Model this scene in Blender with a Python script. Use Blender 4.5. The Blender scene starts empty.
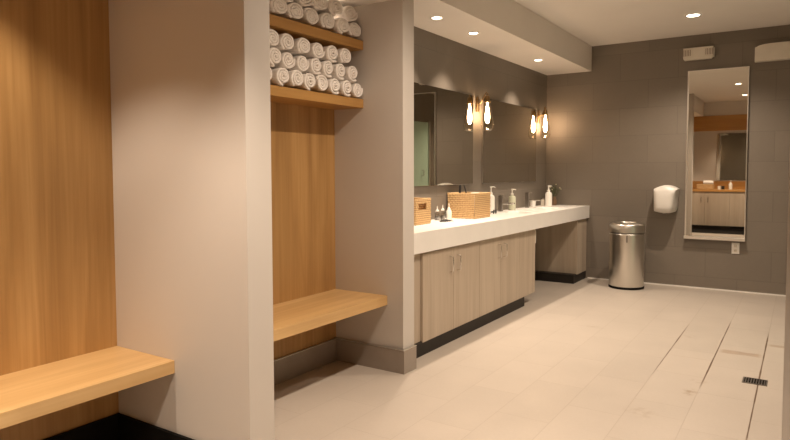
import bpy, bmesh, math, random
from mathutils import Vector, Matrix, noise
random.seed(7)
sc = bpy.context.scene
C = sc.collection
PI = math.pi
XW, YB = -2.66, 7.472          # tiled vanity wall, tiled back wall
ZC, ZS = 2.75, 2.46            # ceiling, soffit underside

# ------------------------------------------------------------------ materials
class NT:
    def __init__(s, name):
        s.m = bpy.data.materials.new(name); s.m.use_nodes = True
        s.t = s.m.node_tree; s.n = s.t.nodes; s.b = s.n['Principled BSDF']
    def node(s, typ, **kw):
        n = s.n.new(typ)
        for k, v in kw.items():
            if k in n.inputs: n.inputs[k].default_value = v
            else: setattr(n, k, v)
        return n
    def link(s, a, b): s.t.links.new(a, b)
    def math(s, op, a, b=None, clamp=False):
        n = s.n.new('ShaderNodeMath'); n.operation = op; n.use_clamp = clamp
        for i, v in enumerate((a, b)):
            if v is None: continue
            if isinstance(v, (int, float)): n.inputs[i].default_value = v
            else: s.link(v, n.inputs[i])
        return n.outputs[0]
    def mix(s, f, a, b, mode='MIX'):
        n = s.n.new('ShaderNodeMix'); n.data_type = 'RGBA'; n.blend_type = mode
        for i, v in ((0, f), (6, a), (7, b)):
            if isinstance(v, (int, float)): n.inputs[i].default_value = v
            elif isinstance(v, tuple): n.inputs[i].default_value = (*v, 1) if len(v) == 3 else v
            else: s.link(v, n.inputs[i])
        return n.outputs[2]
    def base(s, c, rough=.5, metal=0, spec=.5):
        if isinstance(c, tuple): s.b.inputs['Base Color'].default_value = (*c, 1)
        else: s.link(c, s.b.inputs['Base Color'])
        s.b.inputs['Roughness'].default_value = rough
        s.b.inputs['Metallic'].default_value = metal
        s.b.inputs['Specular IOR Level'].default_value = spec
        return s
    def bump(s, h, strength=.2, dist=.002):
        n = s.node('ShaderNodeBump', Strength=strength, Distance=dist)
        s.link(h, n.inputs['Height']); s.link(n.outputs[0], s.b.inputs['Normal'])
    def coord(s, scale=(1, 1, 1), loc=(0, 0, 0), rot=(0, 0, 0)):
        g = s.node('ShaderNodeTexCoord'); m = s.node('ShaderNodeMapping')
        m.inputs['Scale'].default_value = scale; m.inputs['Location'].default_value = loc
        m.inputs['Rotation'].default_value = rot
        s.link(g.outputs['Object'], m.inputs[0]); return m.outputs[0]
    def noise(s, vec, scale=5, detail=4, rough=.5, dist=0):
        n = s.node('ShaderNodeTexNoise', Scale=scale, Detail=detail, Roughness=rough, Distortion=dist)
        s.link(vec, n.inputs['Vector']); return n.outputs['Fac']
    def ramp(s, f, stops):
        n = s.node('ShaderNodeValToRGB'); e = n.color_ramp.elements
        while len(e) < len(stops): e.new(.5)
        for x, (p, c) in zip(e, stops): x.position = p; x.color = (*c, 1)
        s.link(f, n.inputs[0]); return n.outputs[0]

def plain(name, c, rough=.5, metal=0, spec=.5, var=.04):
    t = NT(name)
    f = t.noise(t.coord(), 9, 3)
    lo = tuple(max(0, x * (1 - var)) for x in c); hi = tuple(min(1, x * (1 + var)) for x in c)
    return t.base(t.ramp(f, [(.3, lo), (.7, hi)]), rough, metal, spec).m

def paint(name, c):
    t = NT(name); v = t.coord()
    t.base(t.ramp(t.noise(v, 2.5, 3), [(.3, tuple(x * .97 for x in c)), (.7, c)]), .62, 0, .3)
    t.bump(t.noise(v, 220, 2), .12, .0015); return t.m

def wood(name, axis, dark, mid, light, rough=.38, plank=.0):
    # axis = grain direction (0 x, 1 y, 2 z)
    t = NT(name)
    s = [7, 7, 7]; s[axis] = .45
    s2 = [70, 70, 70]; s2[axis] = 1.6
    a = t.noise(t.coord(tuple(s)), 1.3, 4, .55, .6)
    b = t.noise(t.coord(tuple(s2)), 1.0, 3, .6)
    f = t.math('ADD', t.math('MULTIPLY', a, .72), t.math('MULTIPLY', b, .28))
    col = t.ramp(f, [(.26, dark), (.5, mid), (.72, light)])
    if plank:
        w = t.node('ShaderNodeTexWhiteNoise'); w.noise_dimensions = '1D'
        sep = t.node('ShaderNodeSeparateXYZ'); t.link(t.coord(), sep.inputs[0])
        o = sep.outputs[1 if axis == 2 else 0]
        t.link(t.math('FLOOR', t.math('MULTIPLY', o, 1 / plank)), w.inputs['W'])
        k = t.math('ADD', t.math('MULTIPLY', w.outputs['Value'], .12), .92)
        cm = t.node('ShaderNodeCombineColor')
        for i in range(3): t.link(k, cm.inputs[i])
        col = t.mix(1.0, col, cm.outputs[0], 'MULTIPLY')
    t.base(col, rough, 0, .35)
    t.bump(b, .08, .001); return t.m

def tile(name, ax, c, grout, bw, rh, off=(0, 0), mortar=.0022, rough=.42, var=.08):
    # ax = (u, v) axes of the object coordinates
    t = NT(name)
    g = t.node('ShaderNodeTexCoord'); sep = t.node('ShaderNodeSeparateXYZ'); cmb = t.node('ShaderNodeCombineXYZ')
    t.link(g.outputs['Object'], sep.inputs[0])
    for i in (0, 1): t.link(t.math('ADD', sep.outputs[ax[i]], off[i]), cmb.inputs[i])
    def brick(c1, c2, mo):
        n = t.node('ShaderNodeTexBrick', Scale=1.0); n.offset = .5
        n.inputs['Color1'].default_value = (*c1, 1); n.inputs['Color2'].default_value = (*c2, 1)
        n.inputs['Mortar'].default_value = (*mo, 1)
        n.inputs['Mortar Size'].default_value = mortar; n.inputs['Mortar Smooth'].default_value = .1
        n.inputs['Bias'].default_value = 0
        n.inputs['Brick Width'].default_value = bw; n.inputs['Row Height'].default_value = rh
        t.link(cmb.outputs[0], n.inputs['Vector']); return n
    lo = tuple(x * (1 - var) for x in c)
    br = brick(lo, c, grout)
    fine = t.noise(t.coord((60, 60, 60)), 1, 5, .6)
    big = t.noise(t.coord((3, 3, 3)), 1, 3)
    mul = t.ramp(t.math('ADD', t.math('MULTIPLY', fine, .4), t.math('MULTIPLY', big, .6)), [(.3, (.9, .9, .9)), (.7, (1, 1, 1))])
    col = t.mix(1.0, br.outputs['Color'], mul, 'MULTIPLY')
    t.base(col, rough, 0, .4)
    h = t.math('SUBTRACT', 1.0, br.outputs['Fac'])
    t.bump(h, .5, .002)
    return t, col, sep

M = {}
M['paint'] = paint('partition_paint', (.60, .56, .515))
M['paint_wall'] = paint('wall_paint', (.66, .62, .57))
M['ceil'] = paint('ceiling_paint', (.84, .80, .75))
M['white'] = plain('white_plastic', (.82, .80, .76), .35, var=.02)
M['offwhite'] = plain('cream_plastic', (.74, .69, .60), .42, var=.03)
M['quartz'] = plain('white_quartz', (.86, .84, .80), .28, var=.02)
M['steel'] = NT('brushed_steel').base((.70, .67, .62), .30, 1).m
M['chrome'] = NT('chrome').base((.75, .73, .70), .12, 1).m
M['alu'] = NT('aluminium_frame').base((.80, .77, .72), .35, 1).m
M['dsteel'] = NT('dark_steel').base((.30, .28, .26), .3, 1).m
M['brass'] = NT('aged_brass').base((.42, .28, .14), .35, 1).m
M['black'] = plain('black_rubber', (.007, .006, .005), .7, spec=.12, var=.2)
M['kick'] = plain('dark_toe_kick', (.018, .014, .011), .5, spec=.3, var=.2)
M['darkplastic'] = plain('black_plastic', (.018, .017, .017), .35, var=.1)
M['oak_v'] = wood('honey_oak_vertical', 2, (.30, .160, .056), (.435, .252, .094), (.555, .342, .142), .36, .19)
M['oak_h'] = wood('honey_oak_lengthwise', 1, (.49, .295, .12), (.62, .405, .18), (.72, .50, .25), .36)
M['oak_x'] = wood('honey_oak_crosswise', 0, (.36, .165, .045), (.46, .24, .075), (.56, .31, .11), .36)
M['ash_v'] = wood('taupe_ash_laminate', 2, (.36, .29, .22), (.45, .37, .285), (.54, .455, .36), .42)
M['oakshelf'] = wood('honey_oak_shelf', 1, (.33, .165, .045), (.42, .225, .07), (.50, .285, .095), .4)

t, col, _ = tile('taupe_wall_tile', (0, 2), (.222, .190, .155), (.165, .140, .113), .615, .312, (.0 + 1.787 + .615 * 8, -.13 + .312 * 2), rough=.5); M['tile_x'] = t.m
t, col, _ = tile('taupe_side_wall_tile', (1, 2), (.222, .190, .155), (.165, .140, .113), .615, .312, (.2, -.13 + .312 * 2), rough=.5); M['tile_y'] = t.m
M['base_y'] = plain('grey_base_tile', (.30, .255, .215), .38, var=.06)
M['base_x'] = M['base_y']

# floor: long pale tiles laid along the room, a few joints open and stained around the drain
t, col, sep = tile('pale_floor_tile', (1, 0), (.50, .445, .385), (.425, .37, .315), .60, .2865, (.26, .1935 + .2865 * 12), .0020, .36, .05)
X, Y = sep.outputs[0], sep.outputs[1]
wob = t.noise(t.coord((1, 1, 1)), 3.0, 3)
fine = t.noise(t.coord((1, 1, 1)), 22.0, 4)
def band(o, lo, hi, soft):
    a = t.math('MULTIPLY', t.math('SUBTRACT', o, lo), 1 / soft, True)
    b = t.math('MULTIPLY', t.math('SUBTRACT', hi, o), 1 / soft, True)
    return t.math('MULTIPLY', a, b, True)
def seam(x0, y0, y1, w):
    d = t.math('ABSOLUTE', t.math('SUBTRACT', X, x0))
    ww = t.math('MULTIPLY', wob, w * 2)
    e = t.math('MULTIPLY', t.math('SUBTRACT', ww, d), 1 / .003, True)
    return t.math('MULTIPLY', e, band(Y, y0, y1, .25), True)
def cross(y0, x0, x1, w):
    d = t.math('ABSOLUTE', t.math('SUBTRACT', Y, y0))
    e = t.math('MULTIPLY', t.math('SUBTRACT', t.math('MULTIPLY', wob, w * 2), d), 1 / .01, True)
    return t.math('MULTIPLY', e, band(X, x0, x1, .03), True)
marks = [seam(-.1935, 3.2, 5.75, .0055), seam(-.480, 4.0, 6.0, .0050), seam(-.7665, 4.1, 5.7, .0045)]
for m_ in marks: col = t.mix(m_, col, (.12, .075, .045))
soft = [cross(4.95, -.47, -.20, .050), cross(4.655, -.76, -.49, .006), cross(5.3, -.19, -.02, .03), cross(3.45, -.76, -.49, .004), cross(4.65, -.19, 0, .004)]
for m_ in soft: col = t.mix(t.math('MULTIPLY', m_, .55), col, (.30, .21, .14))
def blot(x, y, rx, ry, k):
    dx = t.math('MULTIPLY', t.math('SUBTRACT', X, x), 1 / rx); dy = t.math('MULTIPLY', t.math('SUBTRACT', Y, y), 1 / ry)
    r = t.math('ADD', t.math('MULTIPLY', dx, dx), t.math('MULTIPLY', dy, dy))
    f = t.math('SUBTRACT', 1.0, r, True)
    g = t.math('MULTIPLY', t.math('SUBTRACT', fine, .45), 5, True)
    return t.math('MULTIPLY', t.math('MULTIPLY', f, g), k, True)
for b_ in ((-.52, 3.93, .05, .09, .7), (-.70, 5.25, .06, .05, .5), (-.70, 3.45, .10, .10, .35), (-1.42, 5.15, .10, .05, .35), (-.50, 4.15, .06, .05, .3)):
    col = t.mix(blot(*b_), col, (.27, .19, .12))
t.link(col, t.b.inputs['Base Color']); M['floor'] = t.m

t = NT('cotton_terry'); v = t.coord()
t.base(t.ramp(t.noise(v, 40, 3), [(.3, (.86, .81, .765)), (.7, (.93, .89, .85))]), .95, 0, .1)
t.b.inputs['Sheen Weight'].default_value = .3
t.bump(t.noise(v, 420, 3), .55, .003); M['towel'] = t.m

t = NT('woven_wicker')
g = t.node('ShaderNodeTexCoord'); sep = t.node('ShaderNodeSeparateXYZ'); t.link(g.outputs['Object'], sep.inputs[0])
uu = t.math('ADD', sep.outputs[0], sep.outputs[1])
rz = t.math('ABSOLUTE', t.math('SINE', t.math('MULTIPLY', t.math('SUBTRACT', sep.outputs[2], .8725), PI / .0165)))
ru = t.math('ABSOLUTE', t.math('SINE', t.math('MULTIPLY', uu, PI / .0165)))
wv = t.math('ADD', t.math('MULTIPLY', t.math('POWER', rz, .7), .75), t.math('MULTIPLY', ru, .25))  # weave shading put into the colour: darker in the gaps between strands
wv = t.math('ADD', t.math('MULTIPLY', wv, .8), t.math('MULTIPLY', t.noise(t.coord((1, 1, 1)), 35, 2), .2))
t.base(t.ramp(wv, [(.15, (.17, .085, .03)), (.5, (.46, .28, .12)), (.85, (.66, .46, .24))]), .6, 0, .3)
M['wicker'] = t.m

t = NT('mirror_glass'); t.base((.66, .64, .585), .015, 1); M['mirror'] = t.m
t = NT('frosted_green_glass'); t.base((.52, .72, .60), .45, 0, .5); M['green'] = t.m

def clear(name, tint=(1, 1, 1), k=.12, rough=.02):
    t = NT(name); t.n.remove(t.b)
    tr = t.node('ShaderNodeBsdfTransparent'); tr.inputs[0].default_value = (*tint, 1)
    gl = t.node('ShaderNodeBsdfGlossy'); gl.inputs['Roughness'].default_value = rough
    lw = t.node('ShaderNodeLayerWeight', Blend=.35)
    f = t.math('ADD', t.math('MULTIPLY', lw.outputs['Facing'], .55), k, True)
    mx = t.node('ShaderNodeMixShader'); t.link(f, mx.inputs[0]); t.link(tr.outputs[0], mx.inputs[1]); t.link(gl.outputs[0], mx.inputs[2])
    t.link(mx.outputs[0], t.n['Material Output'].inputs[0]); return t.m
M['glass'] = clear('clear_glass', (.97, .93, .86), .05)
M['jar'] = clear('jar_glass', (.85, .83, .80), .12, .05)
def emit(name, c, s):
    t = NT(name); t.base(c, .5); t.b.inputs['Emission Color'].default_value = (*c, 1)
    t.b.inputs['Emission Strength'].default_value = s; return t.m
WARM = (1.0, .81, .635)
M['lamp'] = emit('lamp_lens', (1, .86, .68), 14)
M['bulb'] = emit('glowing_filament_bulb', (1, .68, .42), 95)
M['soap'] = plain('white_soap_bottle', (.84, .82, .76), .3, var=.02)
M['soapg'] = plain('pale_green_soap_bottle', (.62, .64, .50), .3, var=.03)
M['leaf'] = plain('green_leaves', (.07, .09, .03), .5, var=.3)
M['flower'] = plain('cream_blossom', (.62, .56, .40), .6, var=.1)
M['vase'] = plain('brown_vase', (.20, .12, .07), .35, var=.1)

# ------------------------------------------------------------------ mesh helpers
def bm_new(): return bmesh.new()
def box(bm, x0, x1, y0, y1, z0, z1, bev=0):
    r = bmesh.ops.create_cube(bm, size=1.0)
    vs = r['verts']
    for v in vs:
        v.co = Vector(((x0 + x1) / 2 + v.co.x * (x1 - x0), (y0 + y1) / 2 + v.co.y * (y1 - y0), (z0 + z1) / 2 + v.co.z * (z1 - z0)))
    if bev:
        es = list({e for v in vs for e in v.link_edges})
        bmesh.ops.bevel(bm, geom=es, offset=bev, segments=2, affect='EDGES', profile=.6)
    return bm
def lathe(bm, prof, cx=0, cy=0, cz=0, n=28, cap=True, axis='z'):
    rings = []
    for r, z in prof:
        ring = []
        for i in range(n):
            a = 2 * PI * i / n
            p = (r * math.cos(a), r * math.sin(a), z)
            if axis == 'x': p = (z, r * math.cos(a), r * math.sin(a))
            if axis == 'y': p = (r * math.cos(a), z, r * math.sin(a))
            ring.append(bm.verts.new((cx + p[0], cy + p[1], cz + p[2])))
        rings.append(ring)
    for a, b in zip(rings, rings[1:]):
        for i in range(n):
            bm.faces.new((a[i], a[(i + 1) % n], b[(i + 1) % n], b[i]))
    if cap:
        bm.faces.new(rings[0][::-1]); bm.faces.new(rings[-1])
    return bm
def tube(bm, pts, r, n=10, cap=True):
    pts = [Vector(p) for p in pts]; rings = []; up = None
    for i, p in enumerate(pts):
        d = (pts[min(i + 1, len(pts) - 1)] - pts[max(i - 1, 0)]).normalized()
        if up is None:
            up = Vector((0, 0, 1)) if abs(d.z) < .9 else Vector((1, 0, 0))
        s = d.cross(up).normalized(); up = s.cross(d).normalized()
        rr = r[i] if isinstance(r, (list, tuple)) else r
        rings.append([bm.verts.new(p + (s * math.cos(2 * PI * k / n) + up * math.sin(2 * PI * k / n)) * rr) for k in range(n)])
    for a, b in zip(rings, rings[1:]):
        for k in range(n): bm.faces.new((a[k], a[(k + 1) % n], b[(k + 1) % n], b[k]))
    if cap: bm.faces.new(rings[0][::-1]); bm.faces.new(rings[-1])
    return bm
def prism(bm, pts, axis, a, b, bev=0):
    """closed outline pts (2D) extruded along axis from a to b; 2D -> the two other axes in order"""
    def P(p, w):
        q = list(p); q.insert(axis, w); return q
    A = [bm.verts.new(P(p, a)) for p in pts]; B = [bm.verts.new(P(p, b)) for p in pts]
    n = len(pts); fs = [bm.faces.new(A), bm.faces.new(B[::-1])]
    for i in range(n): fs.append(bm.faces.new((A[i], B[i], B[(i + 1) % n], A[(i + 1) % n])))
    if bev:
        es = [e for e in bm.edges if any(f in fs[:2] for f in e.link_faces)]
        bmesh.ops.bevel(bm, geom=es, offset=bev, segments=3, affect='EDGES', profile=.6)
    return bm
def obj(name, bm, mat, parent=None, smooth=None, **props):
    bmesh.ops.recalc_face_normals(bm, faces=bm.faces[:])
    me = bpy.data.meshes.new(name); bm.to_mesh(me); bm.free()
    me.materials.append(mat)
    if smooth:
        for p in me.polygons: p.use_smooth = True
        me.set_sharp_from_angle(angle=math.radians(smooth))
    o = bpy.data.objects.new(name, me); C.objects.link(o)
    if parent: 
        o.parent = parent; o.matrix_parent_inverse = Matrix.Translation(-parent.location)
    for k, v in props.items(): o[k] = v
    return o
def thing(name, label, cat, loc, group=None):
    o = bpy.data.objects.new(name, None); C.objects.link(o); o.location = loc; o.empty_display_size = .05
    o['label'] = label; o['category'] = cat
    if group: o['group'] = group
    return o
def struct(name, bm, mat, label=None, cat=None):
    o = obj(name, bm, mat, kind='structure')
    o['label'] = label or name.replace('_', ' '); o['category'] = cat or name.split('_')[0]
    return o
def BX(*a): return box(bm_new(), *a)

# ------------------------------------------------------------------ setting
RX = .62
struct('floor', BX(-2.8, RX + .1, -2.3, YB + .12, -.08, 0), M['floor'], 'pale beige long-tile floor with a stained joint at the drain', 'floor')
struct('ceiling', BX(-2.8, RX + .1, -2.3, YB + .12, ZC, ZC + .1), M['ceil'], 'cream painted ceiling over the whole room', 'ceiling')
struct('wall_back', BX(-2.8, RX + .1, YB, YB + .12, 0, ZC), M['tile_x'], 'far wall of large taupe tiles', 'wall')
struct('wall_left', BX(-2.8, XW, 3.43, YB, 0, ZC), M['tile_y'], 'taupe tiled wall behind the vanity mirrors', 'wall')
struct('wall_right', BX(RX, RX + .1, -2.3, YB, 0, ZC), M['tile_y'], 'dark tiled wall on the right, outside the picture', 'wall')
struct('wall_rear', BX(-2.8, RX + .1, -2.3, -2.2, 0, ZC), M['paint_wall'], 'painted wall behind the viewer', 'wall')
struct('wall_left_near', BX(-2.8, -2.665, -.62, 3.43, 0, ZC), M['paint_wall'], 'painted wall behind the wood panels', 'wall')
# dividers
struct('wall_divider_near', BX(-2.665, -1.78, 1.68, 1.814, 0, ZC), M['paint'], 'painted divider wall right of the nearest bench', 'wall')
struct('wall_divider_far', BX(-2.665, -2.102, 3.30, 3.432, 0, ZC), M['paint'], 'painted divider wall between towel niche and vanity', 'wall')
struct('wall_divider_rear', BX(-2.665, -2.25, -.62, .16, 0, ZC), M['paint'], 'painted divider wall left of the nearest bench', 'wall')
struct('wall_divider_right', BX(-.040, RX, 2.60, 2.74, 0, ZC), M['paint'], 'edge of painted divider wall at the right side of the picture', 'wall')
# soffits
struct('ceiling_soffit', BX(XW, -2.117, 3.432, YB, ZS, ZC), M['ceil'], 'dropped soffit with downlights over the vanity', 'soffit')
struct('ceiling_niche_middle', BX(-2.665, -2.13, 1.814, 3.30, 2.36, ZC), M['ceil'], 'low ceiling of the towel niche', 'ceiling')
struct('ceiling_niche_near', BX(-2.665, -1.80, .16, 1.68, 2.44, ZC), M['ceil'], 'low ceiling of the nearest niche', 'ceiling')
struct('baseboard_back', BX(-2.13, RX, YB - .012, YB, 0, .012), M['white'], 'thin white strip where the far wall meets the floor', 'baseboard')
# grey tile base around the towel niche and the far divider
b = bm_new()
box(b, -2.647, -2.632, 1.83, 3.28, 0, .148); prism(b, [(-2.6319, 3.282), (-2.084, 3.282), (-2.084, 3.432), (-2.1015, 3.432), (-2.1015, 3.2995), (-2.6319, 3.2995)], 2, 0, .150)
struct('baseboard_niche', b, M['base_y'], 'grey tile base running round the towel niche and divider foot', 'baseboard')
b = bm_new(); box(b, -2.647, -2.083, 3.281, 3.2995, .150, .1535); box(b, -2.1015, -2.083, 3.2995, 3.433, .150, .1535); box(b, -2.647, -2.631, 1.83, 3.281, .148, .1515)
struct('trim_1', b, M['alu'], 'thin metal edge on top of the grey tile base', 'trim')
b = bm_new(); box(b, -2.647, -2.632, .17, 1.664, 0, .165); box(b, -2.647, -1.779, 1.664, 1.679, 0, .165)
struct('baseboard_near', b, M['black'], 'black base under the nearest bench', 'baseboard')

# wood panels behind benches
def panel(y0, y1, z1, z0, label):
    o = obj('wood_wall_panel', BX(-2.665, -2.648, y0, y1, z0, z1), M['oak_v']); o['label'] = label; o['category'] = 'wall panel'
    return o
panel(.16, 1.68, 2.44, .0, 'honey oak wall panel behind the nearest bench at left edge')
panel(1.814, 3.30, 2.36, .0, 'honey oak wall panel of the towel niche, below the towel shelves')

def bench(y0, y1, z0, z1, x1, label):
    t = thing('wall_bench', label, 'bench', (-2.44, (y0 + y1) / 2, z0))
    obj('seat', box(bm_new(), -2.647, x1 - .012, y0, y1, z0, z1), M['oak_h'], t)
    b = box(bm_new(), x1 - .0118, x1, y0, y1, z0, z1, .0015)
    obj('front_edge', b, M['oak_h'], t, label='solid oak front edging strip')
    return t
bench(.161, 1.679, .427, .482, -2.231, 'nearest honey oak wall bench, at the left edge of the picture')
bench(1.815, 3.299, .427, .488, -2.222, 'honey oak wall bench under the towel shelves in the second niche')

def shelf(z0, z1, label):
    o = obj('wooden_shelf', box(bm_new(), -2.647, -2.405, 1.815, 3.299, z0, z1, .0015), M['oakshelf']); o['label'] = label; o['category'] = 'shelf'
shelf(1.700, 1.756, 'lower honey oak shelf carrying three rows of rolled towels')
shelf(2.074, 2.132, 'upper honey oak shelf with rolled towels, near the top of the picture')

# ------------------------------------------------------------------ rolled towels
def towel_mesh(seed):
    rnd = random.Random(seed)
    R = .0560; L = .205; turns = 2.9; N = int(turns * 20)
    pitch = (R - .010) / turns; th = pitch * .90
    sq = rnd.uniform(.97, 1.0); ph = rnd.uniform(0, 2 * PI); ov = rnd.uniform(.003, .008)
    xs = [0, .006, .03, .08, .13, .175, .199, .205]
    bm = bm_new(); cols = []
    for i in range(N + 1):
        a = i / 20 * 2 * PI; ro = .010 + pitch * (i / 20); ro += .0016 * math.sin(2 * a + ph) + .001 * math.sin(5 * a + ph * 2)
        if i > N - 5: ro += (i - N + 5) * .0008
        ri = ro - th
        end = .010 * (1 - i / N) * math.cos(ph) + .004 * math.sin(a * .9 + ph)
        sec = []
        for j, x in enumerate(xs):
            k = .0022 if j in (0, len(xs) - 1) else 0
            wob = .0014 * math.sin(x * 60 + i * .7 + ph)
            xx = x + (end if j >= 5 else 0) + (-.001 if j == 0 else 0)
            po = ro - k + wob; pi_ = ri + k + wob * .5
            sec.append((bm.verts.new((xx - L, math.cos(a + ph) * po * 1.02, math.sin(a + ph) * po * sq)),
                        bm.verts.new((xx - L, math.cos(a + ph) * pi_ * 1.02, math.sin(a + ph) * pi_ * sq))))
        cols.append(sec)
    for A, B in zip(cols, cols[1:]):
        for j in range(len(xs) - 1):
            bm.faces.new((A[j][0], A[j + 1][0], B[j + 1][0], B[j][0])); bm.faces.new((A[j][1], B[j][1], B[j + 1][1], A[j + 1][1]))
        bm.faces.new((A[0][0], B[0][0], B[0][1], A[0][1])); bm.faces.new((A[-1][0], A[-1][1], B[-1][1], B[-1][0]))
    for S in (cols[0], cols[-1]):
        for j in range(len(xs) - 1): bm.faces.new((S[j][0], S[j][1], S[j + 1][1], S[j + 1][0]))
    # soft core so the roll is full
    lathe(bm, [(.004, -L + .004), (.0125, -L + .008), (.0125, -.010), (.004, -.004)], n=12, axis='x')
    bmesh.ops.recalc_face_normals(bm, faces=bm.faces[:])
    me = bpy.data.meshes.new('rolled_towel'); bm.to_mesh(me); bm.free(); me.materials.append(M['towel'])
    for p in me.polygons: p.use_smooth = True
    return me
tm = [towel_mesh(s) for s in range(9)]
ORD = ['rightmost', 'second from the right', 'third from the right', 'fourth from the right', 'fifth from the right', 'sixth from the right', 'seventh from the right', 'eighth from the right']
def towels(row, ys, zs, group, wide=1.0):
    n = len(ys)
    for i, (y, z) in enumerate(zip(ys, zs)):
        o = bpy.data.objects.new('rolled_towel', random.choice(tm)); C.objects.link(o)
        o.location = (-2.398 + random.uniform(-.012, .006), y, z)
        o.scale = (1, wide * random.uniform(.98, 1.01), random.uniform(.955, .98))
        o.rotation_euler = (random.uniform(-.06, .06), 0, random.uniform(-.02, .02) - .09)
        o['label'] = f'rolled white towel, {ORD[n - 1 - i]} in the {row}'; o['category'] = 'towel'; o['group'] = group
G1, G2 = 'rolled towels on the lower shelf', 'rolled towels on the upper shelf'
def jit(l, a=.003): return [v + random.uniform(-a, a) for v in l]
def row(y_last, n, step): return [y_last - step * (n - 1 - i) + random.uniform(-.0015, .0015) for i in range(n)]
towels('bottom row on the lower shelf', row(3.236, 8, .1155), [1.8125] * 8, G1)
towels('middle row on the lower shelf', row(3.180, 8, .1160), jit([1.910] * 8, .0015), G1)
towels('top row on the lower shelf', row(3.110, 6, .1280), jit([2.0065] * 6, .0015), G1, 1.10)
towels('bottom row on the upper shelf', row(3.225, 7, .1400), [2.1885] * 7, G2, 1.22)
towels('middle row on the upper shelf', row(3.158, 6, .1400), jit([2.284] * 6, .0015), G2, 1.22)

# ------------------------------------------------------------------ vanity
def fx(y):    # counter front edge drifts very slightly along its length
    return -2.172 + (y - 3.6) * .0135
b = bm_new()
ZT, ZB = .872, .728
sinks = [(5.82, 6.22), (6.58, 6.98)]
ys = [3.434, sinks[0][0], sinks[0][1], sinks[1][0], sinks[1][1], YB - .001]
xb, xf = -2.53, -2.27
def face4(p): b.faces.new([b.verts.new(q) for q in p])
for z, rev in ((ZT, 0), (ZB, 1)):
    for i in range(5):
        y0, y1 = ys[i], ys[i + 1]
        for k, (xa, xc) in enumerate(((XW + .001, xb), (xb, xf), (xf, None))):
            if i in (1, 3) and k == 1: continue
            X0 = [xa, xa]; X1 = [xc, xc] if xc is not None else [fx(y0), fx(y1)]
            face4([(X0[0], y0, z), (X1[0], y0, z), (X1[1], y1, z), (X0[1], y1, z)])
for i in range(5):
    face4([(fx(ys[i]), ys[i], ZB), (fx(ys[i + 1]), ys[i + 1], ZB), (fx(ys[i + 1]), ys[i + 1], ZT), (fx(ys[i]), ys[i], ZT)])
    face4([(XW + .001, ys[i], ZB), (XW + .001, ys[i + 1], ZB), (XW + .001, ys[i + 1], ZT), (XW + .001, ys[i], ZT)])
for y in (ys[0], ys[-1]):
    for xa, xc in ((XW + .001, xb), (xb, xf), (xf, fx(y))): face4([(xa, y, ZB), (xc, y, ZB), (xc, y, ZT), (xa, y, ZT)])
for s0, s1 in sinks:
    for (xa, ya, xc, yc) in ((xb, s0, xf, s0), (xb, s1, xf, s1), (xb, s0, xb, s1), (xf, s0, xf, s1)):
        face4([(xa, ya, ZB), (xc, yc, ZB), (xc, yc, ZT), (xa, ya, ZT)])
bmesh.ops.remove_doubles(b, verts=b.verts[:], dist=.0005)
o = obj('vanity_counter', b, M['quartz']); o['label'] = 'long thick white counter running along the mirrors'; o['category'] = 'counter'

def basin(s0, s1, label):
    b = bm_new(); rings = []
    for inset, z in ((.0015, ZT - .004), (.004, ZT - .02), (.02, ZT - .10), (.05, ZT - .125), (.10, ZT - .13)):
        ring = []
        x0, x1, y0, y1 = xb + inset, xf - inset, s0 + inset, s1 - inset; r = min(.03 + inset * .3, (x1 - x0) / 2.2)
        for cx, cy, a0 in ((x1 - r, y1 - r, 0), (x0 + r, y1 - r, PI / 2), (x0 + r, y0 + r, PI), (x1 - r, y0 + r, 1.5 * PI)):
            for k in range(5):
                a = a0 + k * PI / 8; ring.append(b.verts.new((cx + r * math.cos(a), cy + r * math.sin(a), z)))
        rings.append(ring)
    n = len(rings[0])
    for A, B in zip(rings, rings[1:]):
        for i in range(n): b.faces.new((A[i], A[(i + 1) % n], B[(i + 1) % n], B[i]))
    b.faces.new(rings[-1])
    t = thing('sink_basin', label, 'sink', ((xb + xf) / 2, (s0 + s1) / 2, ZT - .13))
    bo = obj('bowl', b, M['white'], t, 60)
    sol = bo.modifiers.new('wall', 'SOLIDIFY'); sol.thickness = .004; sol.offset = 1
    obj('drain', lathe(bm_new(), [(.0, 0), (.022, 0), (.022, .003), (.0, .004)], (xb + xf) / 2, (s0 + s1) / 2, ZT - .129, 20, False), M['chrome'], t, 40)
basin(*sinks[0], 'white undermount sink basin in front of the nearer faucet')
basin(*sinks[1], 'white undermount sink basin in front of the farther faucet')

def pull(y, x, parent):
    b = bm_new()
    tube(b, [(x, y, .655), (x + .026, y, .650), (x + .031, y, .642), (x + .031, y, .548), (x + .026, y, .540), (x, y, .535)], .0042, 8)
    return obj('handle', b, M['chrome'], parent, 50, label='slim vertical chrome pull')
def cabinet(y0, y1, x, doors, label, kick=None, depth=.40, dx=None, side_panel=True):
    t = thing('vanity_cabinet', label, 'cabinet', (x - .2, (y0 + y1) / 2, 0))
    obj('body', BX(XW + .002, x - .021, y0 + .001, y1 - .001, .100, ZB - .001), M['ash_v'], t)
    for (a, c, h) in doors:
        d = obj('door', box(bm_new(), x - .020, x, a + .0011, c - .0011, .092, ZB - .012, .0012), M['ash_v'], t)
        if h: pull(h, x, d)
    if kick: obj('toe_kick', BX(XW + .002, x - .004, kick[0], kick[1], 0, .100), M['kick'], t)
    return t
cx = -2.190
f = obj('filler_panel', BX(-2.245, cx - .018, 3.434, 3.690, .10, ZB - .001), M['ash_v']); f['label'] = 'narrow taupe filler panel between divider and first vanity door'; f['category'] = 'panel'
cabinet(3.692, 4.600, cx, [(3.692, 4.146, 4.086), (4.146, 4.600, 4.204)], 'nearest taupe wood-grain vanity cabinet with two doors', (3.45, 4.6))
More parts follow.
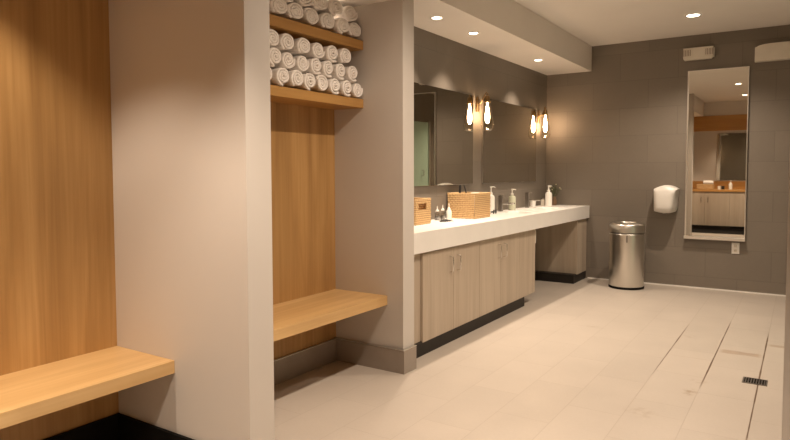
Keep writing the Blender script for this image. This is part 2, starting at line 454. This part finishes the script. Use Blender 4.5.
cabinet(4.600, 5.455, cx, [(4.600, 5.030, 4.968), (5.030, 5.455, 5.088)], 'middle taupe wood-grain vanity cabinet with two doors', (4.6, 5.455))
cabinet(5.455, 5.865, cx, [(5.455, 5.865, None)], 'taupe cabinet with one handleless door beside the open knee space', (5.455, 5.60))
cabinet(7.10, YB - .002, -2.150, [(7.10, YB - .002, None)], 'taupe end cabinet standing against the far tiled wall', (7.0, YB - .002))
# small box fixed on the cabinet edge by the knee space
t = thing('paper_box', 'small cream box fixed to the cabinet side at the knee space', 'box', (-2.26, 5.875, .60))
obj('case', box(bm_new(), -2.262, -2.192, 5.8655, 5.892, .575, .70, .004), M['offwhite'], t)
obj('slot', BX(-2.245, -2.209, 5.8915, 5.8935, .63, .642), M['darkplastic'], t)

# mirrors on the vanity wall
def wall_mirror(y0, y1, label):
    t = thing('wall_mirror', label, 'mirror', (XW, (y0 + y1) / 2, 1.165))
    obj('backing', BX(XW + .0005, XW + .010, y0 + .006, y1 - .006, 1.171, 2.002), M['alu'], t)
    obj('mirror_glass', box(bm_new(), XW + .0105, XW + .016, y0, y1, 1.165, 2.008, .0012), M['mirror'], t)
wall_mirror(4.00, 5.400, 'frameless vanity mirror nearest the viewer, reflecting greenish glass')
wall_mirror(5.630, 7.085, 'farther frameless vanity mirror between the two wall sconces')

# tall mirror on the far wall
t = thing('tall_mirror', 'tall narrow framed mirror hanging on the far tiled wall', 'mirror', (-.78, YB, .55))
MX0, MX1, MZ0, MZ1 = -1.072, -.490, .548, 2.366
obj('mirror_glass', BX(MX0 + .012, MX1 - .008, YB - .020, YB - .014, MZ0 + .03, MZ1 - .008), M['mirror'], t)
obj('frame', BX(MX0, MX0 + .014, YB - .028, YB - .001, MZ0 + .028, MZ1), M['alu'], t)
obj('frame', BX(MX1 - .009, MX1, YB - .028, YB - .001, MZ0 + .028, MZ1), M['alu'], t)
obj('frame', BX(MX0 + .0141, MX1 - .0091, YB - .026, YB - .001, MZ1 - .009, MZ1), M['alu'], t)
obj('shelf_ledge', box(bm_new(), MX0 - .004, MX1 + .002, YB - .060, YB - .001, MZ0 - .004, MZ0 + .0275, .002), M['alu'], t, label='metal ledge along the bottom of the mirror')

# ------------------------------------------------------------------ sconces
def sconce(y, x, label):
    t = thing('wall_sconce', label, 'wall lamp', (XW, y, 1.9), 'glass wall sconces beside the mirrors')
    # arched backplate
    pts = [(-.030, 1.86), (.030, 1.86), (.030, 1.965)] + [(.030 * math.cos(a), 1.965 + .045 * math.sin(a)) for a in [PI * k / 10 for k in range(1, 10)]] + [(-.030, 1.965)]
    obj('backplate', prism(bm_new(), [(y + p[0], p[1]) for p in pts], 0, XW + .001, XW + .014, .002), M['brass'], t, 40)
    obj('arm', tube(bm_new(), [(XW + .014, y, 1.93), (XW + .05, y, 1.955), (XW + .08, y, 2.015), (x - .01, y, 2.045), (x + .004, y, 2.03), (x, y, 2.00)], .006, 10), M['brass'], t, 60)
    obj('socket_cap', lathe(bm_new(), [(.008, 2.012), (.022, 2.005), (.026, 1.985), (.024, 1.965), (.034, 1.955), (.034, 1.945)], x, y, 0, 24), M['brass'], t, 40)
    prof = [(.030, 1.952), (.031, 1.93), (.036, 1.90), (.044, 1.86), (.053, 1.80), (.059, 1.745), (.060, 1.715), (.054, 1.69), (.038, 1.675), (.0, 1.670)]
    g = obj('glass_shade', lathe(bm_new(), prof, x, y, 0, 32, False), M['glass'], t, 60)
    obj('bulb', lathe(bm_new(), [(.006, 1.945), (.009, 1.92), (.014, 1.88), (.020, 1.84), (.022, 1.80), (.018, 1.765), (.008, 1.748), (.001, 1.745)], x, y, 0, 20), M['bulb'], t, 60)
sconce(5.515, -2.55, 'glass wall sconce with glowing bulb between the two vanity mirrors')
sconce(7.18, -2.57, 'glass wall sconce with glowing bulb in the corner by the far wall')

# ------------------------------------------------------------------ downlights
def downlight(x, y, z, energy, label, size=100, blend=.6, r=.045, col=WARM, aim=None):
    t = thing('ceiling_downlight', label, 'ceiling light', (x, y, z), 'recessed ceiling downlights')
    obj('trim_ring', lathe(bm_new(), [(r + .001, z - .0008), (r + .001, z - .004), (r + .006, z - .006), (r + .020, z - .004), (r + .022, z - .0008)], x, y, 0, 32, False), M['white'], t, 50)
    obj('lens', lathe(bm_new(), [(0.0001, z - .003), (r, z - .003), (r, z - .001)], x, y, 0, 32, False), M['lamp'], t)
    l = bpy.data.lights.new('downlight_beam', 'SPOT'); l.energy = energy; l.color = col
    l.spot_size = math.radians(size); l.spot_blend = blend; l.shadow_soft_size = r * .8
    lo = bpy.data.objects.new('downlight_beam', l); C.objects.link(lo); lo.location = (x, y, z - .012)
    if aim: lo.rotation_euler = (Vector(aim) - lo.location).to_track_quat('-Z', 'Y').to_euler()
    lo.parent = t; lo.matrix_parent_inverse = Matrix.Translation(-t.location)
for y, lb in ((4.205, 'nearest of the three downlights in the vanity soffit'), (4.84, 'middle one of the three downlights in the vanity soffit'), (6.388, 'farthest of the three downlights in the vanity soffit')):
    downlight(-2.37, y, ZS, 100, lb, 94, 1.0, .036)
downlight(-.90, 6.51, ZC, 170, 'round downlight in the main ceiling near the far wall', 130, .8, .055)
downlight(-.50, 4.68, ZC, 170, 'round downlight in the main ceiling above the floor drain', 130, .8)
downlight(-.949, 2.85, ZC, 200, 'round downlight in the main ceiling level with the towel niche', 150, .8)
downlight(-.98, 1.02, ZC, 235, 'round downlight in the main ceiling beside the viewer', 96, .5)
downlight(-2.55, 3.07, 2.36, 1.5, 'small downlight above the towels in the second niche', 130, .6, .030)
downlight(-2.25, .72, 2.44, 88, 'downlight in the ceiling of the nearest niche', 106, .4, .040)

# ------------------------------------------------------------------ far wall fittings
# hand dryer
t = thing('hand_dryer', 'white hand dryer on the far wall between bin and tall mirror', 'hand dryer', (-1.26, YB, .82))
def dryer_sec(sc_, z_shift=0):
    pts = [(-1.395, .835), (-1.40, .95), (-1.402, 1.055)]
    for k in range(0, 11):
        u = k / 10; pts.append((-1.402 + .252 * u, 1.062 + .066 * math.sin(PI * (.12 + .76 * u)) - .0))
    pts += [(-1.158, 1.05), (-1.170, .96), (-1.168, .88), (-1.185, .835), (-1.24, .818), (-1.33, .820)]
    c = (-1.28, .965)
    return [(c[0] + (p[0] - c[0]) * sc_, c[1] + (p[1] - c[1]) * sc_) for p in pts]
b = bm_new(); rings = []
for s, y in ((.99, YB - .004), (1.0, YB - .06), (.99, YB - .12), (.95, YB - .165), (.86, YB - .188), (.6, YB - .200), (.25, YB - .204)):
    k = max(0, (YB - .06 - y) / .14)
    rings.append([b.verts.new((p[0] + .022 - (k * .20 * max(0, p[0] + 1.30) * max(0, 1.10 - p[1]) / .16 if y < YB - .07 else 0), y, p[1])) for p in dryer_sec(s)])
for A, B in zip(rings, rings[1:]):
    for i in range(len(A)): b.faces.new((A[i], A[(i + 1) % len(A)], B[(i + 1) % len(A)], B[i]))
b.faces.new(rings[0]); b.faces.new(rings[-1])
obj('cover', b, M['white'], t, 50)
obj('air_nozzle', lathe(bm_new(), [(.026, .812), (.030, .815), (.030, .826)], -1.268, YB - .09, 0, 24), M['chrome'], t, 40)
obj('sensor_window', BX(-1.30, -1.24, YB - .115, YB - .075, .8165, .8195), M['darkplastic'], t)

# emergency light box with louvred ends
t = thing('emergency_unit', 'cream emergency light unit with louvred ends above the tall mirror', 'emergency light', (-.97, YB, 2.48))
obj('back_plate', box(bm_new(), -1.122, -.818, YB - .012, YB - .001, 2.492, 2.600, .003), M['offwhite'], t)
obj('housing', prism(bm_new(), [(-1.105, 2.476), (-.842, 2.476), (-.826, 2.50), (-.826, 2.606), (-1.118, 2.606), (-1.118, 2.50)], 1, YB - .062, YB - .0125, .004), M['offwhite'], t, 40)
for x0 in (-1.112, -.898):
    b = bm_new()
    for k in range(5): box(b, x0 + k * .0155, x0 + k * .0155 + .005, YB - .0655, YB - .0622, 2.52, 2.585)
    obj('louvre', b, M['vase'], t)
obj('centre_panel', box(bm_new(), -1.025, -.910, YB - .067, YB - .0622, 2.49, 2.598, .002), M['offwhite'], t)
# larger white box at the frame edge
t = thing('white_wall_box', 'larger white box with curved top high on the far wall at the right edge', 'wall box', (-.2, YB, 2.4))
pts = [(-.440, 2.395), (.06, 2.395), (.06, 2.55), (-.05, 2.562), (-.19, 2.567)] + [(-.30, 2.566), (-.36, 2.562), (-.405, 2.553), (-.440, 2.535)]
obj('cover', prism(bm_new(), pts, 1, YB - .11, YB - .02, .005), M['offwhite'], t, 40)
obj('back_plate', BX(-.432, .052, YB - .0195, YB - .001, 2.40, 2.535), M['white'], t)
# outlet
t = thing('wall_outlet', 'cream wall outlet on the tiles just below the tall mirror', 'outlet', (-.577, YB, .40))
obj('cover_plate', box(bm_new(), -.614, -.541, YB - .007, YB - .001, .405, .522, .002), M['white'], t)
for z in (.438, .488):
    b = bm_new(); box(b, -.592, -.563, YB - .0088, YB - .0071, z - .017, z + .017)
    r = obj('receptacle', b, M['offwhite'], t)
    b = bm_new(); box(b, -.585, -.582, YB - .0096, YB - .0089, z - .006, z + .008); box(b, -.573, -.570, YB - .0096, YB - .0089, z - .006, z + .008)
    obj('slots', b, M['darkplastic'], r)

# trash can
tx, ty, tr = -1.605, 7.115, .182
t = thing('trash_can', 'round brushed steel trash can standing by the far wall', 'trash can', (tx, ty, 0))
obj('base_ring', lathe(bm_new(), [(tr + .002, .001), (tr + .005, .004), (tr + .005, .022), (tr, .026)], tx, ty, 0, 48), M['black'], t, 40)
obj('body', lathe(bm_new(), [(tr - .001, .0262), (tr, .03), (tr, .596), (tr - .004, .60)], tx, ty, 0, 48), M['steel'], t, 40)
obj('seam_band', lathe(bm_new(), [(tr - .004, .6005), (tr - .003, .604), (tr - .003, .612), (tr - .004, .6155)], tx, ty, 0, 48), M['dsteel'], t, 40)
lid = obj('lid', lathe(bm_new(), [(tr - .002, .616), (tr + .003, .620), (tr + .003, .690), (tr - .004, .703), (tr - .022, .714), (tr - .045, .716), (tr - .050, .708), (tr - .050, .66), (.001, .655)], tx, ty, 0, 48, False), M['steel'], t, 40)
obj('opening', lathe(bm_new(), [(.001, .657), (tr - .052, .657), (tr - .052, .668)], tx, ty, 0, 40, False), M['darkplastic'], lid)
d = Vector((0 - tx, 0 - ty, 0)).normalized(); s = Vector((-d.y, d.x, 0)); p = Vector((tx, ty, 0)) + d * (tr + .001) 
b = bm_new()
vs = []
for zz in (.515, .592):
    for k in (-.008, .008):
        for q in (-.004, .003): 
            w = p + s * k + d * q; vs.append(b.verts.new((w.x, w.y, zz)))
for f in ((0, 1, 3, 2), (4, 6, 7, 5), (0, 4, 5, 1), (2, 3, 7, 6), (0, 2, 6, 4), (1, 5, 7, 3)): b.faces.new([vs[i] for i in f])
obj('latch', b, M['dsteel'], t)

# floor drain
t = thing('floor_drain', 'small rectangular slotted metal drain set in the floor at right', 'drain', (-.213, 4.328, 0))
obj('tray', BX(-.272, -.153, 4.278, 4.378, .0005, .002), M['black'], t)
b = bm_new(); box(b, -.278, -.270, 4.270, 4.386, .0005, .005); box(b, -.155, -.147, 4.270, 4.386, .0005, .005)
box(b, -.270, -.155, 4.270, 4.277, .0005, .005); box(b, -.270, -.155, 4.379, 4.386, .0005, .005)
obj('rim', b, M['dsteel'], t)
b = bm_new()
for k in range(8): box(b, -.264 + k * .0142, -.258 + k * .0142, 4.279, 4.377, .0022, .0048)
obj('grate', b, M['dsteel'], t)

# ------------------------------------------------------------------ things on the counter
ZT2 = ZT + .0005
def basket(x0, x1, y0, y1, h, label, hole=None, cell=.0125, z=ZT2):
    z += .0015
    t = thing('wicker_basket', label, 'basket', ((x0 + x1) / 2, (y0 + y1) / 2, z), 'wicker baskets')
    b = bm_new()
    sub = 4
    def wall(p0, p1, nrm, hole=None):
        L = (Vector(p1) - Vector(p0)).length; nu = round(L / cell); nv = round(h / cell)
        g = {}
        U, V = nu * sub, nv * sub
        for i in range(U + 1):
            for j in range(V + 1):
                u, v = i / sub, j / sub
                over = math.sin(PI * (u)) * (1 if int(math.floor(v)) % 2 == 0 else -1)
                prof = abs(math.sin(PI * v)) ** .6
                d = .0042 * over * prof + .0022 * prof
                p = Vector(p0).lerp(Vector(p1), i / U); p.z = z + h * j / V
                p += Vector(nrm) * d
                g[i, j] = b.verts.new(p)
        for i in range(U):
            for j in range(V):
                if hole and hole[0] < (i + .5) / U < hole[1] and hole[2] < (j + .5) / V < hole[3]: continue
                b.faces.new((g[i, j], g[i + 1, j], g[i + 1, j + 1], g[i, j + 1]))
    wall((x0, y0, 0), (x1, y0, 0), (0, -1, 0)); wall((x1, y0, 0), (x1, y1, 0), (1, 0, 0), hole)
    wall((x1, y1, 0), (x0, y1, 0), (0, 1, 0)); wall((x0, y1, 0), (x0, y0, 0), (-1, 0, 0), hole)
    w = obj('woven_wall', b, M['wicker'], t, 80)
    m = w.modifiers.new('thick', 'SOLIDIFY'); m.thickness = .004; m.offset = -1
    obj('bottom', BX(x0 + .005, x1 - .005, y0 + .005, y1 - .005, z, z + .006), M['wicker'], t)
    b = bm_new(); zz = z + h
    tube(b, [(x0, y0, zz), (x1, y0, zz)], .0065, 8); tube(b, [(x0, y1, zz), (x1, y1, zz)], .0065, 8)
    tube(b, [(x0, y0 - .004, zz), (x0, y1 + .004, zz)], .0065, 8); tube(b, [(x1, y0 - .004, zz), (x1, y1 + .004, zz)], .0065, 8)
    obj('rim', b, M['wicker'], t, 60)
    if hole:
        ya, yb_ = y0 + (y1 - y0) * hole[0], y0 + (y1 - y0) * hole[1]; za, zb = z + h * hole[2], z + h * hole[3]
        for x in (x1 + .002, x0 - .002): b = tube(bm_new(), [(x, ya, za), (x, ya, zb), (x, yb_, zb), (x, yb_, za), (x, ya, za)], .004, 6); obj('handle_opening', b, M['wicker'], t, 60, label='bound edge around the hand hole')
    return t
basket(-2.640, -2.478, 4.06, 4.295, .195, 'smaller wicker basket with hand hole, beside the divider wall', (.18, .72, .58, .86), .0165)
basket(-2.640, -2.378, 4.890, 5.205, .215, 'larger light wicker basket in the middle of the counter holding brushes', None, .0175)
# contents of the large basket
def brush(x, y, lean, label, r=.008, top=1.16):
    t = thing('hair_brush', label, 'brush', (x, y, ZT2 + .008))
    v0 = Vector((x, y, ZT2 + .012)); d = Vector((lean[0], lean[1], 1)).normalized()
    L = (top - v0.z) / d.z
    obj('handle', tube(bm_new(), [v0 + d * L * f for f in (.45, .6, .8, .96, 1)], [r * .7, r, r * 1.25, r * 1.1, r * .5], 10), M['darkplastic'], t, 60)
    obj('brush_head', tube(bm_new(), [v0 + d * L * f for f in (0, .03, .2, .4, .4499)], [r, r * 2.2, r * 2.6, r * 2.0, r], 12), M['darkplastic'], t, 60)
brush(-2.555, 4.935, (.05, .0), 'thick black brush handle standing up at the left in the larger basket', .009, 1.165)
brush(-2.462, 5.02, (-.30, .0), 'thin black comb handle leaning left out of the larger basket', .0045, 1.165)
o = obj('paper_packet', box(bm_new(), -2.450, -2.395, 4.96, 5.03, ZT2 + .0065, 1.098, .003), M['white']); o['label'] = 'white packet poking out of the larger wicker basket'; o['category'] = 'packet'

def pump_bottle(x, y, h, r, mat, label, ang=0.3, z=ZT2):
    t = thing('soap_pump_bottle', label, 'soap bottle', (x, y, z), 'pump bottles on the counter')
    bh = h * .68
    obj('bottle', lathe(bm_new(), [(r * .9, z), (r, z + .004), (r, z + bh * .86), (r * .86, z + bh * .95), (r * .4, z + bh), (r * .36, z + bh + .008)], x, y, 0, 28), mat, t, 40)
    b = bm_new(); lathe(b, [(r * .42, z + bh + .0085), (r * .42, z + bh + .022), (r * .2, z + bh + .026), (r * .16, z + h - .016), (r * .3, z + h - .014), (r * .3, z + h)], x, y, 0, 18)
    dx, dy = math.cos(ang), math.sin(ang)
    tube(b, [(x - dx * .006, y - dy * .006, z + h - .006), (x + dx * .025, y + dy * .025, z + h - .006), (x + dx * .042, y + dy * .042, z + h - .012)], [.005, .0045, .003], 8)
    obj('pump', b, M['soap'], t, 40)
pump_bottle(-2.575, 5.665, .265, .036, M['soap'], 'white pump bottle half hidden behind the larger wicker basket', .4)
pump_bottle(-2.59, 6.235, .225, .038, M['soapg'], 'pale green-white pump bottle between the two faucets', .2)
pump_bottle(-2.50, 7.12, .245, .040, M['soap'], 'tallest white pump bottle in front of the small plant', .5)

def faucet(x, y, h, label):
    z = ZT2
    t = thing('faucet', label, 'faucet', (x, y, z), 'square chrome faucets')
    obj('body', box(bm_new(), x - .019, x + .019, y - .019, y + .019, z, z + h, .003), M['dsteel'], t)
    obj('spout', box(bm_new(), x + .0195, x + .150, y - .013, y + .013, z + h * .46, z + h * .58, .003), M['chrome'], t)
    obj('lever', box(bm_new(), x - .014, x + .045, y - .010, y + .010, z + h + .0005, z + h + .008, .002), M['chrome'], t)
faucet(-2.605, 5.97, .160, 'dark square faucet nearer the larger wicker basket')
faucet(-2.60, 6.70, .172, 'dark square faucet nearer the corner sconce')

# dropper bottles
for (x, y, hh, lb) in ((-2.585, 4.60, .120, 'small clear jar with pointed white cap, left of three'), (-2.56, 4.65, .130, 'small clear jar with pointed white cap, middle of three'), (-2.53, 4.705, .141, 'small white bottle with pointed cap, right of three')):
    z = ZT2; w = lb.startswith('small white')
    t = thing('small_bottle', lb + ' by the baskets', 'bottle', (x, y, z), 'small capped bottles on the counter')
    bh = hh * .62; r = .023
    obj('bottle', lathe(bm_new(), [(r * .9, z), (r, z + .003), (r, z + bh * .85), (r * .6, z + bh)], x, y, 0, 20), M['soap'] if w else M['jar'], t, 40)
    obj('cap', lathe(bm_new(), [(r * .62, z + bh + .0003), (r * .6, z + bh + .012), (r * .2, z + bh + .018), (r * .1, z + hh)], x, y, 0, 16), M['soap'], t, 40)
    if not w: obj('contents', lathe(bm_new(), [(r * .8, z + .002), (r * .8, z + bh * .55)], x, y, 0, 16), M['dsteel'], t, 40)
# dark comb & clip
t = thing('hair_clip', 'dark hair clip lying on the counter in front of the small bottles', 'hair clip', (-2.45, 4.53, ZT2))
b = bm_new()
tube(b, [(-2.475, 4.445, ZT2 + .007), (-2.455, 4.50, ZT2 + .010), (-2.435, 4.56, ZT2 + .007)], [.005, .011, .005], 8)
obj('upper_jaw', b, M['darkplastic'], t, 60)
b = bm_new()
for k in range(6): tube(b, [(-2.470 + k * .007, 4.455 + k * .017, ZT2 + .009), (-2.452 + k * .007, 4.452 + k * .017, ZT2 + .013), (-2.435 + k * .007, 4.449 + k * .017, ZT2 + .0025)], .0025, 6)
obj('teeth', b, M['darkplastic'], t, 60)
t = thing('black_tin', 'small round dark tin tucked behind the small bottles by the basket', 'tin', (-2.60, 4.47, ZT2))
obj('tin_body', lathe(bm_new(), [(.024, ZT2), (.026, ZT2 + .003), (.026, ZT2 + .034)], -2.60, 4.47, 0, 24), M['darkplastic'], t, 40)
obj('tin_lid', lathe(bm_new(), [(.027, ZT2 + .0345), (.027, ZT2 + .044), (.024, ZT2 + .047)], -2.60, 4.47, 0, 24), M['dsteel'], t, 40)
# sunglasses-like dark object by the large basket
t = thing('sunglasses', 'black folded sunglasses on the counter right of the larger basket', 'glasses', (-2.50, 5.54, ZT2))
for k, yy in enumerate((5.515, 5.565)):
    b = bm_new(); lathe(b, [(.001, -.0015), (.019, -.0015), (.022, 0), (.019, .0015), (.001, .0015)], -2.478, yy, ZT2 + .023, 18, False, 'x'); obj('lens', b, M['darkplastic'], t, 50)
b = bm_new(); tube(b, [(-2.478, 5.536, ZT2 + .028), (-2.478, 5.544, ZT2 + .028)], .003, 6); tube(b, [(-2.478, 5.493, ZT2 + .028), (-2.50, 5.495, ZT2 + .026), (-2.505, 5.58, ZT2 + .006)], .003, 6); tube(b, [(-2.478, 5.587, ZT2 + .028), (-2.51, 5.585, ZT2 + .026), (-2.513, 5.50, ZT2 + .006)], .003, 6)
obj('temple', b, M['darkplastic'], t, 60)
# low white soap dish cup beneath the far faucet spout, small jar and plant
t = thing('soap_cup', 'short white cup beside the farther faucet', 'cup', (-2.585, 6.84, ZT2))
obj('cup', lathe(bm_new(), [(.022, ZT2), (.028, ZT2 + .004), (.034, ZT2 + .085), (.031, ZT2 + .085), (.025, ZT2 + .008), (.001, ZT2 + .007)], -2.585, 6.84, 0, 24, False), M['white'], t, 40)
t = thing('small_jar', 'small beige jar left of the tallest pump bottle', 'jar', (-2.56, 7.10, ZT2))
obj('jar', lathe(bm_new(), [(.022, ZT2), (.024, ZT2 + .003), (.024, ZT2 + .075)], -2.575, 7.13, 0, 24), M['offwhite'], t, 40)
obj('lid', lathe(bm_new(), [(.025, ZT2 + .0755), (.025, ZT2 + .09), (.022, ZT2 + .093)], -2.575, 7.13, 0, 24), M['chrome'], t, 40)
px_, py_ = -2.505, 7.335
t = thing('potted_plant', 'small vase of green sprigs and cream blossoms in the vanity corner', 'plant', (px_, py_, ZT2))
obj('vase', lathe(bm_new(), [(.024, ZT2), (.032, ZT2 + .02), (.030, ZT2 + .06), (.018, ZT2 + .095), (.022, ZT2 + .105), (.018, ZT2 + .105), (.014, ZT2 + .095), (.001, ZT2 + .03)], px_, py_, 0, 24, False), M['vase'], t, 50)
stems, leaves, fl = bm_new(), bm_new(), bm_new()
for k in range(13):
    a = random.uniform(0, 2 * PI); sp = random.uniform(.02, .085); hh = random.uniform(.10, .175)
    p0 = Vector((px_, py_, ZT2 + .06)); p2 = Vector((px_ + sp * math.cos(a), py_ + sp * math.sin(a), ZT2 + .095 + hh * .9)); p1 = (p0 + p2) / 2 + Vector((0, 0, .03))
    pts = [p0.lerp(p1, f).lerp(p1.lerp(p2, f), f) for f in (0, .25, .5, .75, 1)]
    tube(stems, pts, .0016, 5)
    for f in (.45, .55, .65, .75, .85, .95, 1):
        q = p0.lerp(p1, f).lerp(p1.lerp(p2, f), f); an = random.uniform(0, 2 * PI); L = random.uniform(.018, .032)
        dv = Vector((math.cos(an), math.sin(an), random.uniform(-.1, .7))).normalized(); sd = dv.cross(Vector((0, 0, 1))).normalized() * L * .28
        up = Vector((0, 0, .002))
        v = [leaves.verts.new(q), leaves.verts.new(q + dv * L * .5 + sd - up), leaves.verts.new(q + dv * L), leaves.verts.new(q + dv * L * .5 - sd - up), leaves.verts.new(q + dv * L * .5 + up)]
        for i in range(4): leaves.faces.new((v[i], v[(i + 1) % 4], v[4]))
    if k % 2 == 0:
        bmesh.ops.create_icosphere(fl, subdivisions=1, radius=.0085, matrix=Matrix.Translation(p2))
obj('stems', stems, M['leaf'], t); obj('leaves', leaves, M['leaf'], t, kind='stuff'); obj('blossoms', fl, M['flower'], t, 60)

# ------------------------------------------------------------------ what the tall mirror shows: a second vanity behind
yF, yK = -.03, -.62
struct('wall_rear_left', BX(-2.249, -.70, yK - .10, yK, 0, ZC), M['paint_wall'], 'painted wall behind the second vanity, seen in the tall mirror', 'wall')
struct('trim_2', BX(-2.249, -.80, yK, yF, 2.455, ZC), M['paint_wall'], 'painted bulkhead above the wood header', 'trim')
o = obj('wood_header', BX(-2.248, -.80, yF - .04, yF + .012, 2.13, 2.455), M['oak_x']); o['label'] = 'honey oak header over the second vanity, seen in the tall mirror'; o['category'] = 'header'
struct('ceiling_vanity_rear', BX(-2.248, -.80, yK, yF - .042, 2.16, 2.20), M['ceil'], 'low ceiling behind the wood header', 'ceiling')
o = obj('second_counter', box(bm_new(), -2.248, -.80, yK + .001, yF + .02, .83, .875, .003), M['oak_x']); o['label'] = 'honey oak counter of the second vanity, seen in the tall mirror'; o['category'] = 'counter'
t = thing('second_cabinet', 'taupe cabinet of the second vanity, seen in the tall mirror', 'cabinet', (-1.5, -.3, 0))
obj('body', BX(-2.247, -.81, yK + .002, yF - .021, .10, .829), M['ash_v'], t)
for a, c in ((-2.245, -1.765), (-1.765, -1.29), (-1.29, -.81)): 
    d = obj('door', box(bm_new(), a + .002, c - .002, yF - .02, yF, .10, .822, .001), M['ash_v'], t)
for hx in (-1.835, -1.700):
    obj('handle', tube(bm_new(), [(hx, yF, .72), (hx, yF + .028, .715), (hx, yF + .028, .605), (hx, yF, .60)], .005, 8), M['chrome'], t, 50)
obj('toe_kick', BX(-2.247, -.82, yK + .002, yF - .06, 0, .10), M['kick'], t)
t = thing('rear_mirror', 'mirror over the second vanity, seen in the tall mirror', 'mirror', (-1.2, yK, 1.07))
obj('backing', BX(-1.60, -.82, yK + .0005, yK + .006, 1.08, 2.09), M['alu'], t)
obj('mirror_glass', BX(-1.61, -.81, yK + .0065, yK + .012, 1.07, 2.10), M['mirror'], t)
downlight(-1.15, -.30, 2.158, 30, 'downlight behind the wood header of the second vanity', 120, .6, .03)
basket(-1.93, -1.62, -.30, -.10, .10, 'wicker basket on the second counter, seen in the tall mirror', None, .014, .8755)

pump_bottle(-1.29, -.20, .20, .034, M['soap'], 'white pump bottle on the second counter, seen in the tall mirror', .8, .8755)
for k, x in enumerate((-1.50, -1.43)):
    o = obj('glass_tumbler', lathe(bm_new(), [(.024, .8755), (.030, .878), (.033, .95), (.030, .95), (.026, .884), (.001, .883)], x, -.16, 0, 20, False), M['darkplastic'] if k else M['white'], None, 40)
    o['label'] = ['white tumbler on the second counter, seen in the tall mirror', 'dark tumbler on the second counter, seen in the tall mirror'][k]; o['category'] = 'tumbler'
o = obj('backsplash', BX(-2.248, -.80, yK + .0005, yK + .022, .8755, 1.05), M['oak_x']); o['label'] = 'honey oak backsplash of the second vanity, seen in the tall mirror'; o['category'] = 'backsplash'
o = obj('floor_mat', box(bm_new(), -2.24, -.70, .0, .74, .001, .012, .003), M['black']); o['label'] = 'black floor mat before the second vanity, seen in the tall mirror'; o['category'] = 'mat'
o = obj('rolled_hand_towel', lathe(bm_new(), [(.01, -.1), (.04, -.095), (.045, 0), (.04, .095), (.01, .1)], -1.72, -.2, 1.022, 20, axis='x'), M['towel'], None, 60); o['label'] = 'white cloth on top of the basket, seen in the tall mirror'; o['category'] = 'towel'
# green glass shower door on the right, seen by double reflection in the vanity mirror
t = thing('glass_door', 'frosted green glass door seen reflected in the nearest vanity mirror', 'door', (RX, 5.2, 0))
obj('glass_panel', BX(RX - .035, RX - .022, 4.80, 5.70, .012, 2.19), M['green'], t)
obj('jamb', BX(RX - .05, RX - .001, 4.74, 4.79, 0, 2.21), M['alu'], t)
obj('jamb', BX(RX - .05, RX - .001, 5.71, 5.76, 0, 2.21), M['alu'], t)
obj('handle', tube(bm_new(), [(RX - .036, 5.04, 1.20), (RX - .08, 5.04, 1.21), (RX - .08, 5.04, 1.30), (RX - .036, 5.04, 1.31)], .009, 8), M['chrome'], t, 60)

# ------------------------------------------------------------------ camera
def camera():
    pitch, yaw, roll, F, cyp = .0505, .580, .0025, 622.0, 202.5
    f = Vector((-math.sin(yaw) * math.cos(pitch), math.cos(yaw) * math.cos(pitch), -math.sin(pitch)))
    r = Vector((math.cos(yaw), math.sin(yaw), 0)); d = f.cross(r)
    r2 = math.cos(roll) * r + math.sin(roll) * d; d2 = f.cross(r2)
    cam = bpy.data.cameras.new('camera'); o = bpy.data.objects.new('camera', cam); C.objects.link(o)
    m = Matrix((r2, -d2, -f)).transposed().to_4x4(); m.translation = Vector((0, 0, 1.29)); o.matrix_world = m
    cam.sensor_fit = 'HORIZONTAL'; cam.sensor_width = 36; cam.lens = 36 * F / 790
    cam.shift_y = (cyp - 220) / 790; cam.clip_start = .03; cam.clip_end = 60
    sc.camera = o
camera()
w = bpy.data.worlds.new('world'); sc.world = w; w.use_nodes = True
w.node_tree.nodes['Background'].inputs[0].default_value = (.05, .04, .03, 1)
vs_ = sc.view_settings; vs_.view_transform = 'Standard'; vs_.look = 'None'; vs_.gamma = 1; vs_.use_curve_mapping = False; vs_.exposure = 0.2
sc.cycles.use_denoising = True; sc.cycles.caustics_reflective = False; sc.cycles.caustics_refractive = False
sc.cycles.sample_clamp_indirect = 6; sc.cycles.max_bounces = 10; sc.cycles.diffuse_bounces = 6; sc.cycles.glossy_bounces = 6; sc.cycles.transparent_max_bounces = 12
